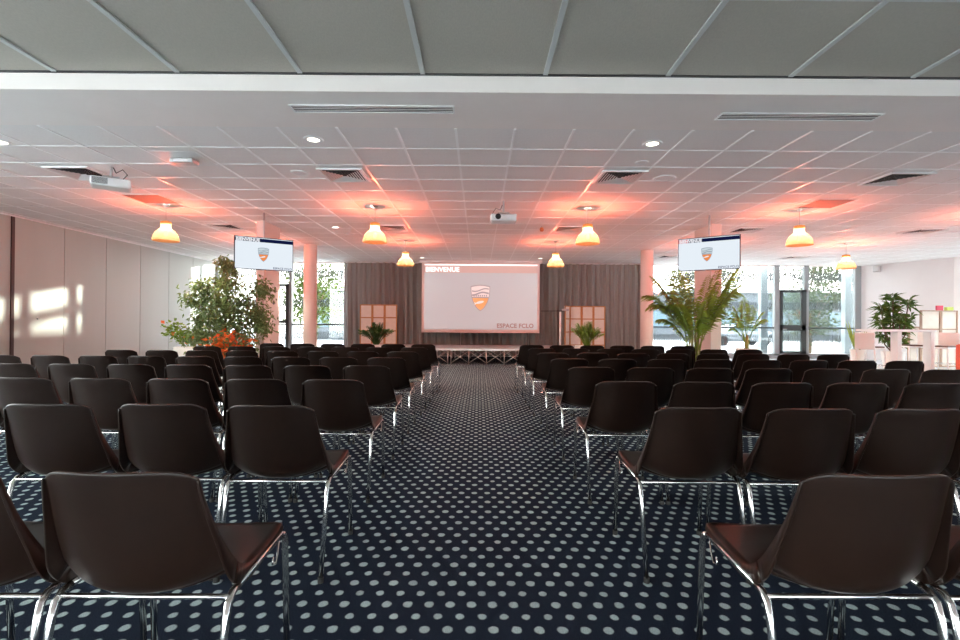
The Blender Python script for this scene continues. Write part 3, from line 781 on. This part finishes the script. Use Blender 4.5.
# downlights
def downlight(x, y, lit, label, r=.085, en=None):
    t = thing('downlight', label, 'ceiling light', (x, y, HC - .008), 0, 'recessed ceiling lights' if lit else 'unlit round ceiling fittings')
    smooth_by_angle(MB().lathe([(r - .02, .006), (r - .02, 0), (r + .012, -.002), (r + .02, .008)], 28).build('ring', M_['white'], t))
    MB().lathe([(0, .003), (r - .02, .003), (r - .02, .005), (0, .005)], 24).build('lens', M_['dlight'] if lit else M_['vent'], t)
    if lit:
        l = bpy.data.lights.new('downlight_lamp', 'SPOT'); l.energy = 6 if y > 14 else LIT; l.color = (1, .90, .76); l.spot_size = 2.0; l.spot_blend = .8; l.shadow_soft_size = .06
        o = bpy.data.objects.new('downlight_lamp', l); C.objects.link(o); o.location = (0, 0, -.02); o.parent = t
    return t
LIT = 55
for x, y, lb in ((-1.79, 5.3, 'lit round downlight just past the bulkhead on the ficus side'), (1.87, 5.35, 'lit round downlight just past the bulkhead on the palm side'),
                 (-5.28, 5.44, 'lit round downlight just past the bulkhead near the partition wall'), (5.5, 5.4, 'lit round downlight just past the bulkhead toward the bar corner'),
                 (-1.75, 15.05, 'lit round downlight above the ficus side of the projection screen'), (1.85, 15.0, 'lit round downlight above the palm side of the projection screen'),
                 (-2.99, 10.25, 'lit round downlight near the television over the ficus'), (13.2, 12.9, 'lit round downlight above the wooden divider')):
    downlight(x, y, True, lb)
for x, y, r, lb in ((-2.37, 6.5, .10, 'unlit round ceiling loudspeaker beside the vent on the ficus side'), (2.48, 6.63, .13, 'unlit round ceiling loudspeaker beside the vent on the palm side'),
                    (1.96, 5.98, .06, 'small pale ring fitting behind the downlight on the palm side'), (-8.2, 10.5, .16, 'unlit round fitting close to the partition wall'),
                    (-8.2, 13.6, .12, 'unlit round fitting at the partition end near the windows'), (-2.9, 11.0, .09, 'unlit round fitting behind the downlight near the television'),
                    (2.9, 11.3, .10, 'unlit round fitting on the palm side between the pendants')):
    downlight(x, y, False, lb, r)
downlight(-7.65, 8.55, False, 'small unlit round fitting beside the partition head rail', .07)
# access point box on its own tile
t = thing('wireless_box', 'flat white glowing box fixed to the ceiling near the projector', 'ceiling box', (-3.56, 5.95, HC - .07))
MB().box(-.14, .14, -.08, .08, .0, .055).build('housing', M_['silver'], t, bevel=.02); MB().box(-.27, .27, -.27, .27, .06, .064).build('backplate', M_['white'], t)
MB().box(-.08, .08, -.085, -.079, .01, .03).build('front_window', M_['tvlet'], t)
for x, y, lb in ((1.26, 10.0, 'small orange sensor hanging from the ceiling beside the central projector'),):
    t = thing('ceiling_sensor', lb, 'sensor', (x, y, HC - .11))
    MB().lathe([(0, 0), (.03, .004), (.045, .04), (.03, .08), (0, .085)], 16).build('dome', mat('sensor_orange', (.45, .13, .04), .4), t, smooth=True)
    MB().tube([(0, 0, .08), (0, 0, .11)], .01, 8).build('stem', M_['silver'], t)

def projector(x, y, z, rz, label):
    t = thing('projector', label, 'projector', (x, y, z), rz, 'ceiling projectors')
    body = MB().box(-.21, .21, -.15, .15, 0, .11).build('body', M_['whiteg'], t, bevel=.025)
    ln = MB().lathe([(0, 0), (.04, 0), (.045, .03), (.03, .03), (.025, .02), (0, .02)], 20).build('lens', M_['black'], body); ln.location = (.09, .15, .055); ln.rotation_euler = (-PI / 2, 0, 0)
    g = MB()
    for k in range(7): g.box(-.19, -.03, -.153, -.15, .02 + k * .011, .025 + k * .011)
    g.build('vent_slat', M_['dark'], body)
    MB().box(-.09, .09, -.09, .09, .125, .137).box(-.08, -.06, -.08, -.06, .1, .13).box(.06, .08, -.08, -.06, .1, .13).box(-.08, -.06, .06, .08, .1, .13).box(.06, .08, .06, .08, .1, .13).build('mount_plate', M_['silver'], t)
    MB().tube([(0, 0, .13), (0, 0, HC - z)], .017, 10).build('ceiling_pole', M_['silver'], t, smooth=True)
    pts = [(.12, -.12, .1), (.17, -.13, .17), (.12, -.08, .24), (.05, -.02, .2), (.02, 0, .27)]
    MB().tube(pts, .006, 6).build('cable', M_['black'], t, smooth=True)
    return t
projector(-4.70, 6.3, 2.82, .6, 'white projector hanging near the partition wall under a square vent')
projector(.38, 7.9, 2.75, PI, 'white projector hanging centrally over the aisle')

# pendants
def pendant():
    t = thing('pendant_lamp', 'x', 'pendant lamp', (0, 0, 0), 0, 'orange glass pendant lamps')
    prof = [(.205, 0), (.200, .05), (.18, .11), (.145, .165), (.10, .20), (.082, .215), (.079, .29)]
    prof2 = [(r - .004, z) for r, z in prof][::-1]
    MB().openlathe(prof, 36).build('shade', M_['shade'], t, smooth=True)
    MB().openlathe([(.083, .285), (.083, .33), (.03, .345), (.012, .345)], 24).build('collar', M_['collar'], t, smooth=True)
    MB().tube([(0, 0, .34), (0, 0, .61)], .004, 6).build('cord', M_['silver'], t)
    MB().lathe([(0, .585), (.03, .588), (.05, .61), (0, .61)], 18).build('ceiling_rose', M_['silver'], t, smooth=True)
    b = MB().lathe([(0, .07), (.02, .075), (.033, .105), (.026, .14), (.014, .17), (0, .18)], 14).build('bulb', M_['bulb'], t, smooth=True)
    l = bpy.data.lights.new('pendant_light', 'POINT'); l.energy = PEND; l.color = (1, .80, .62); l.shadow_soft_size = .05
    o = bpy.data.objects.new('pendant_light', l); C.objects.link(o); o.location = (0, 0, .16); o.parent = t
    b.visible_shadow = True
    return t
PEND = 125
p0 = pendant(); first = True
for yv, rl in ((8.4, 'front row of pendants'), (11.9, 'row of pendants nearer the stage')):
    for xv, nl in ((-5.33, 'partition side, outer'), (-1.78, 'ficus side of the aisle, inner'), (1.84, 'palm side of the aisle, inner'), (5.45, 'palm side, outer'), (8.85, 'over the bar corner')):
        if yv < 9 and xv > 8: pass
        d = p0 if first else copy_tree(p0); first = False
        d.location = (xv, yv, HC - .61); d['label'] = 'glowing orange pendant lamp, ' + rl + ', ' + nl

# ------------------------------------------------------------------ chairs
def lerp(a, b, t): return a + (b - a) * t
def catmull(pts, n):
    out = []
    P_ = [pts[0]] + list(pts) + [pts[-1]]
    for i in range(1, len(P_) - 2):
        for k in range(n):
            t = k / n; a, b, c, d = P_[i - 1], P_[i], P_[i + 1], P_[i + 2]
            out.append(tuple(.5 * ((2 * b[j]) + (-a[j] + c[j]) * t + (2 * a[j] - 5 * b[j] + 4 * c[j] - d[j]) * t * t + (-a[j] + 3 * b[j] - 3 * c[j] + d[j]) * t ** 3) for j in range(len(b))))
    out.append(tuple(pts[-1])); return out
#           y     z    : centre line, then side line, half width, flange depth
CTR = [(.225, .434), (.215, .454), (.12, .447), (.0, .436), (-.10, .428), (-.165, .432), (-.205, .460), (-.228, .515), (-.250, .60), (-.273, .705), (-.286, .753), (-.292, .782)]
SID = [(.225, .438), (.212, .464), (.12, .458), (.02, .452), (-.05, .453), (-.100, .475), (-.138, .515), (-.166, .565), (-.196, .63), (-.223, .705), (-.238, .752), (-.246, .780)]
HW  = [.200, .220, .226, .228, .228, .228, .226, .217, .205, .195, .191, .189]
FL  = [.004, .018, .024, .030, .040, .050, .048, .034, .022, .014, .008, .004]
rowsC = catmull([(c[0], c[1], s[0], s[1], h, f) for c, s, h, f in zip(CTR, SID, HW, FL)], 3)
NU = 12; CUT = 16
def row_at(q):
    q = min(max(q, 0), len(rowsC) - 1); i = min(int(q), len(rowsC) - 2); t = q - i
    return [lerp(a, b, t) for a, b in zip(rowsC[i], rowsC[i + 1])]
def shell_rows(i0, i1):
    rows = []; last = len(rowsC) - 1
    for i in range(i0, i1 + 1):
        r = []
        hs = [-1] + [-1 + 2 * k / (2 * NU) for k in range(2 * NU + 1)] + [1]
        for k, u in enumerate(hs):
            q = float(i); au = abs(u)
            if i > CUT:                     # rounded upper corners
                c = .17 * (max(0, au - .55) / .45) ** 2.4; sft = (i - CUT) / (last - CUT); q = CUT + (last - CUT) * sft * (1 - c * sft)
            if i < 4:                       # rounded front corners
                q = max(q, 3.2 * (max(0, au - .75) / .25) ** 2.2 * (1 - i / 4) + i)
            cy, cz, sy, sz, h, fl = row_at(q)
            a_, b_ = row_at(q - .5), row_at(q + .5)
            ty, tz = b_[2] - a_[2], b_[3] - a_[3]; L = math.hypot(ty, tz) or 1
            ny, nz = tz / L, -ty / L
            if q < last * .4:
                if nz > 0: ny, nz = -ny, -nz
            elif ny > 0: ny, nz = -ny, -nz
            w = au ** 2.3
            x = h * u; y = lerp(cy, sy, w); z = lerp(cz, sz, w)
            if k == 0 or k == len(hs) - 1:
                x += math.copysign(.007 * min(1, fl / .025), u); y += ny * fl; z += nz * fl
            r.append((x, y, z))
        rows.append(r)
    return rows
def sheet(rows, th=.006):
    n = len(rows[0]); v = [p for r in rows for p in r]; f = []
    for i in range(len(rows) - 1):
        for k in range(n - 1):
            a = i * n + k; f.append((a, a + 1, a + n + 1, a + n))
    return MB().add(v, f)
LAST = len(rowsC) - 1
LK = 0
def make_chair(pick):
    t = thing('plastic_chair', 'x', 'chair')
    for nm, i0, i1 in (('seat', 0, CUT), ('backrest', CUT, LAST)):
        o = sheet(shell_rows(i0, i1)).build(nm, M_['brown'], t, smooth=True)
        s = o.modifiers.new('Solid', 'SOLIDIFY'); s.thickness = .007; s.offset = 0; s.use_rim = True
        if nm == 'backrest':
            sub = o.modifiers.new('Bev', 'BEVEL'); sub.width = .002; sub.segments = 1; sub.limit_method = 'ANGLE'; sub.angle_limit = 1.0
    r = .0105
    for sx in (-1, 1):
        x = sx * .229
        fl = [(x, .245, .012), (x, .225, .36), (x, .222, .402), (x, .207, .426), (x, .185, .434)]
        bl = [(x, -.250, .012), (x, -.172, .365), (x, -.160, .400), (x, -.140, .417), (x, -.11, .422)]
        for pts, f0 in ((fl, (x, .246)), (bl, (x, -.252))):
            g = MB().tube(pts, r, 10).build('leg', M_['chrome'], t, smooth=True)
            MB().lathe([(0, 0), (.0135, 0), (.0135, .022), (0, .022)], 10, (f0[0], f0[1], 0)).build('foot_cap', M_['black'], g)
        MB().tube([(x, .185, .434), (x, .05, .429), (x, -.11, .422)], r, 10).build('seat_rail', M_['chrome'], t, smooth=True)
        # link hook under the front of the rail
        xo = x
        MB().tube([(xo, .17, .425), (xo + sx * .004, .15, .385), (xo + sx * .006, .13, .365), (xo + sx * .006, .105, .372), (xo + sx * .004, .115, .392)], .0032, 6).build('link_hook', M_['chrome'], t, smooth=True)
    MB().tube([(-.229, -.150, .411), (.229, -.150, .411)], .008, 8).build('crossbar', M_['chrome'], t, smooth=True)
    MB().tube([(-.229, .12, .426), (.229, .12, .426)], .008, 8).build('crossbar', M_['chrome'], t, smooth=True)
    return t
ch0 = make_chair(0); first = True
ORD = ['first', 'second', 'third', 'fourth', 'fifth', 'sixth', 'seventh', 'eighth', 'ninth', 'tenth']
#        y origin, aisle x ficus side, aisle x palm side, seats ficus side, seats palm side
ROWS = [(1.485, -.655, .775, 2, 2), (2.44, -.683, .745, 3, 4), (3.39, -.695, .71, 5, 5), (4.37, -.705, .71, 7, 7), (5.32, -.71, .705, 9, 8), (6.31, -.70, .675, 8, 8), (7.32, -.69, .67, 7, 7), (8.32, -.675, .63, 6, 6)]
rj = random.Random(4)
for ri, (yv, xl, xr, nl, nr) in enumerate(ROWS):
    fromstage = ORD[len(ROWS) - 1 - ri]
    for side, x0, n in ((-1, xl, nl), (1, xr, nr)):
        for k in range(n):
            xv = x0 + side * (.233 + .494 * k)
            d = ch0 if first else copy_tree(ch0); first = False
            d.location = (xv + rj.uniform(-.002, .002), yv + rj.uniform(-.012, .012), 0); d.rotation_euler = (0, 0, rj.uniform(-.006, .006))
            d['group'] = 'rows of brown plastic chairs facing the stage'
            seat = 'aisle seat' if k == 0 else ORD[k] + ' seat from the aisle'
            col = 'brown plastic chair' if ri == 0 else 'dark plastic chair'
            d['label'] = f"{col}, {fromstage} row from the stage, {seat}, {'ficus' if side < 0 else 'palm'} side"

# ------------------------------------------------------------------ outside
struct('outside_ground', MB().box(-60, 60, -40, 90, -.40, -.3), M_['paving'])
rnd = random.Random(12)
for k, (zc, lb) in enumerate(((2.86, 'upper perforated metal sunshade band running outside the windows'), (1.80, 'middle perforated metal sunshade band running outside the windows'), (.62, 'low perforated metal sunshade band running outside the windows'))):
    t = thing('sunshade_band', lb, 'sunshade', (0, 17.9, zc), 0, 'sunshade bands outside the glazing')
    for xa, xb in ((-13, XC0 + .2), (XC1 - .2, 19)):
        g = MB()
        for zz in (-.13, 0, .13): g.box(xa, xb, -.01 + zz * .3, .01 + zz * .3, zz - .006, zz + .006)
        x = xa + .05
        while x < xb - .1:
            for zz in (-.13, 0.0):
                R = Matrix.Rotation(.5, 3, 'Y')
                g.box(-.022, .022, -.006, .006, -.055, .055, R, Vector((x, zz * .3 + .02, zz + .065)))
            x += .085
        g.build('perforated_blade', M_['slate'], t)
    for xx in (-12.5, -10, -7.5, -5, 5.6, 8.1, 10.6, 13.1, 15.6):
        MB().box(xx - .02, xx + .02, .03, .07, -.16, .16).build('bracket', M_['greyframe'], t)
for k, px in enumerate((764, 848)):
    X = (px - 479) / F * 17.6
    o = MB().box(X - .12, X + .12, 17.55, 17.75, -.3, 3.3).build('sunshade_post', M_['greyframe']); tag(o, ['slim pale post outside the window beside the small palm', 'slim pale post outside the window before the white wall'][k], 'post', 'outdoor sunshade posts')
def tree(x, y, h, r, m, label, n=1400, sd=1):
    rn = random.Random(sd); t = thing('garden_tree', label, 'tree', (x, y, -.3))
    g = MB(); f = MB(); g.tube([(0, 0, 0), (.1, 0, h * .4), (0, .1, h * .75)], [.16, .12, .05], 8)
    cl = [(rn.uniform(-1, 1) * r * .7, rn.uniform(-1, 1) * r * .5, h * rn.uniform(.35, .95)) for _ in range(13)]
    for c in cl:
        g.tube([(0, 0, h * .35), (c[0] * .5, c[1] * .5, (h * .35 + c[2]) / 2), c], [.06, .04, .015], 5)
        for i in range(n // 13):
            p = Vector(c) + Vector((rn.gauss(0, .28) * r, rn.gauss(0, .28) * r, rn.gauss(0, .13) * h * .6))
            f.leaf(p, (rn.uniform(-1, 1), rn.uniform(-1, 1), rn.uniform(-1, .6)), rn.uniform(.14, .26), .12)
    g.build('trunk', M_['bark'], t, smooth=True); f.build('foliage', m, t)
tree(-9.0, 27, 5.2, 1.8, M_['tree1'], 'leafy yellow green tree outside the windows behind the ficus', 2600, 1)
tree(-14.5, 23, 4.8, 1.6, M_['tree1'], 'green tree outside the windows next to the partition wall', 1800, 2)
tree(12.5, 27, 4.6, 2.0, M_['tree2'], 'grey green tree outside the windows beside the small palm', 1800, 3)
tree(18.5, 28, 5.2, 2.3, M_['tree2'], 'grey green tree outside behind the glazed door', 2200, 4)
tree(16.0, 24, 3.0, 1.2, M_['tree2'], 'small round tree outside the window beyond the pale posts', 900, 5)
def building(x0, x1, y, h, label, nw):
    t = thing('distant_building', label, 'building', ((x0 + x1) / 2, y, -.3)); w = (x1 - x0) / 2
    MB().box(-w, w, 0, 8, 0, h).build('wall', M_['render'], t)
    MB().box(-w - .2, w + .2, -.3, 8.2, h, h + .25).build('roof', M_['white'], t)
    for j in range(int(h // 3)):
        for i in range(nw):
            xx = -w + (i + .5) * 2 * w / nw; wd = .35 * w / nw * 2
            MB().box(xx - wd, xx + wd, -.05, 0, 1 + j * 3, 2.5 + j * 3).build('window', M_['winblue'], t)
building(-13, -5, 38, 3.8, 'pale building seen through the windows beside the curtain', 4)
building(8, 34, 44, 4.2, 'long pale low building beyond the garden trees', 8)
t = thing('added_sun_blocker', 'unseen low building added across the terrace to block low sun', 'building', (34, -4, -.3))
MB().box(-4, 4, -34, 20.5, 0, 5.6).box(-4, 4, 20.5, 38, 0, 4.2).build('wall', M_['render'], t); MB().box(-4.2, 4.2, -34.2, 20.7, 5.6, 5.8).build('roof', M_['white'], t)  # unseen masses added to block low sun and trim its wall patches
# parked car outside
t = thing('parked_car', 'pale parked car outside the windows behind the small palm', 'car', (17.3, 33, -.3))
body = [(-2.1, .3), (-2.15, .7), (-1.9, .88), (-1.2, .95), (-.6, 1.4), (.7, 1.42), (1.4, .98), (2.0, .88), (2.15, .55), (2.1, .3)]
MB().poly(body[::-1], -.82, .82).build('body', M_['carwhite'], t, bevel=.06)
MB().poly([(-1.05, .98), (-.55, 1.34), (.65, 1.36), (1.2, .98)][::-1], -.835, .835).build('side_window', M_['winblue'], t)
for sx in (-1.35, 1.35):
    for sy in (-1, 1):
        w_ = MB().lathe([(0, -.1), (.32, -.1), (.32, .1), (0, .1)], 20).build('wheel', M_['black'], t); w_.location = (sx, sy * .76, .32); w_.rotation_euler = (PI / 2, 0, 0)

# ------------------------------------------------------------------ light
w = bpy.data.worlds.new('World'); bpy.context.scene.world = w; w.use_nodes = True
nt = w.node_tree; bg = nt.nodes['Background']
tc = nt.nodes.new('ShaderNodeTexCoord'); sp = nt.nodes.new('ShaderNodeSeparateXYZ'); rp = nt.nodes.new('ShaderNodeValToRGB')
rp.color_ramp.elements[0].color = (1, .965, .92, 1); rp.color_ramp.elements[1].color = (.82, .88, 1, 1); rp.color_ramp.elements[1].position = .7
nt.links.new(tc.outputs['Generated'], sp.inputs[0]); nt.links.new(sp.outputs['Z'], rp.inputs['Fac']); nt.links.new(rp.outputs[0], bg.inputs['Color'])
bg.inputs['Strength'].default_value = 8.5
s = bpy.data.lights.new('sun', 'SUN'); s.energy = 15; s.angle = .009; s.color = (1, .93, .82)
so = bpy.data.objects.new('sun', s); C.objects.link(so); so.rotation_euler = Vector((-17, -6.3, -1.3)).to_track_quat('-Z', 'Y').to_euler()
for (cx, cy, cz, sx, sy, rot) in (((XC1 + 12.72) / 2, YB + .3, HC / 2, 12.72 - XC1, 2.9, (-PI / 2, 0, 0)), ((XL + XC0) / 2, YB + .3, HC / 2, XC0 - XL, 2.9, (-PI / 2, 0, 0)),
        (XR + .25, 5.8, HC / 2, 2.9, 15.2, (0, PI / 2, 0)), (0, YN - .25, .45, 16, .75, (PI / 2, 0, 0)), (XL - .25, 1.1, HC / 2, 2.9, 5.8, (0, -PI / 2, 0))):
    l = bpy.data.lights.new('daylight_portal', 'AREA'); l.shape = 'RECTANGLE'; l.size = sx; l.size_y = sy
    l.cycles.is_portal = True
    o = bpy.data.objects.new('daylight_portal', l); C.objects.link(o); o.location = (cx, cy, cz); o.rotation_euler = rot
# ------------------------------------------------------------------ camera
cam = bpy.data.cameras.new('camera'); co = bpy.data.objects.new('camera', cam); C.objects.link(co)
cam.sensor_width = 36; cam.lens = F / 960 * 36; cam.clip_start = .05; cam.clip_end = 300
co.matrix_world = Matrix.Translation((0, 0, CH)) @ Matrix.Rotation(-.002, 4, 'Z') @ Matrix.Rotation(PI / 2 + .004, 4, 'X') @ Matrix.Rotation(ROLL, 4, 'Z')
sc = bpy.context.scene; sc.camera = co
sc.view_settings.view_transform = 'Standard'; sc.view_settings.look = 'None'; sc.view_settings.gamma = 1; sc.view_settings.use_curve_mapping = False
sc.view_settings.exposure = EXPOSURE
sc.cycles.max_bounces = 8; sc.cycles.diffuse_bounces = 5; sc.cycles.transparent_max_bounces = 12
sc.cycles.use_denoising = True
sc.cycles.sample_clamp_indirect = 6
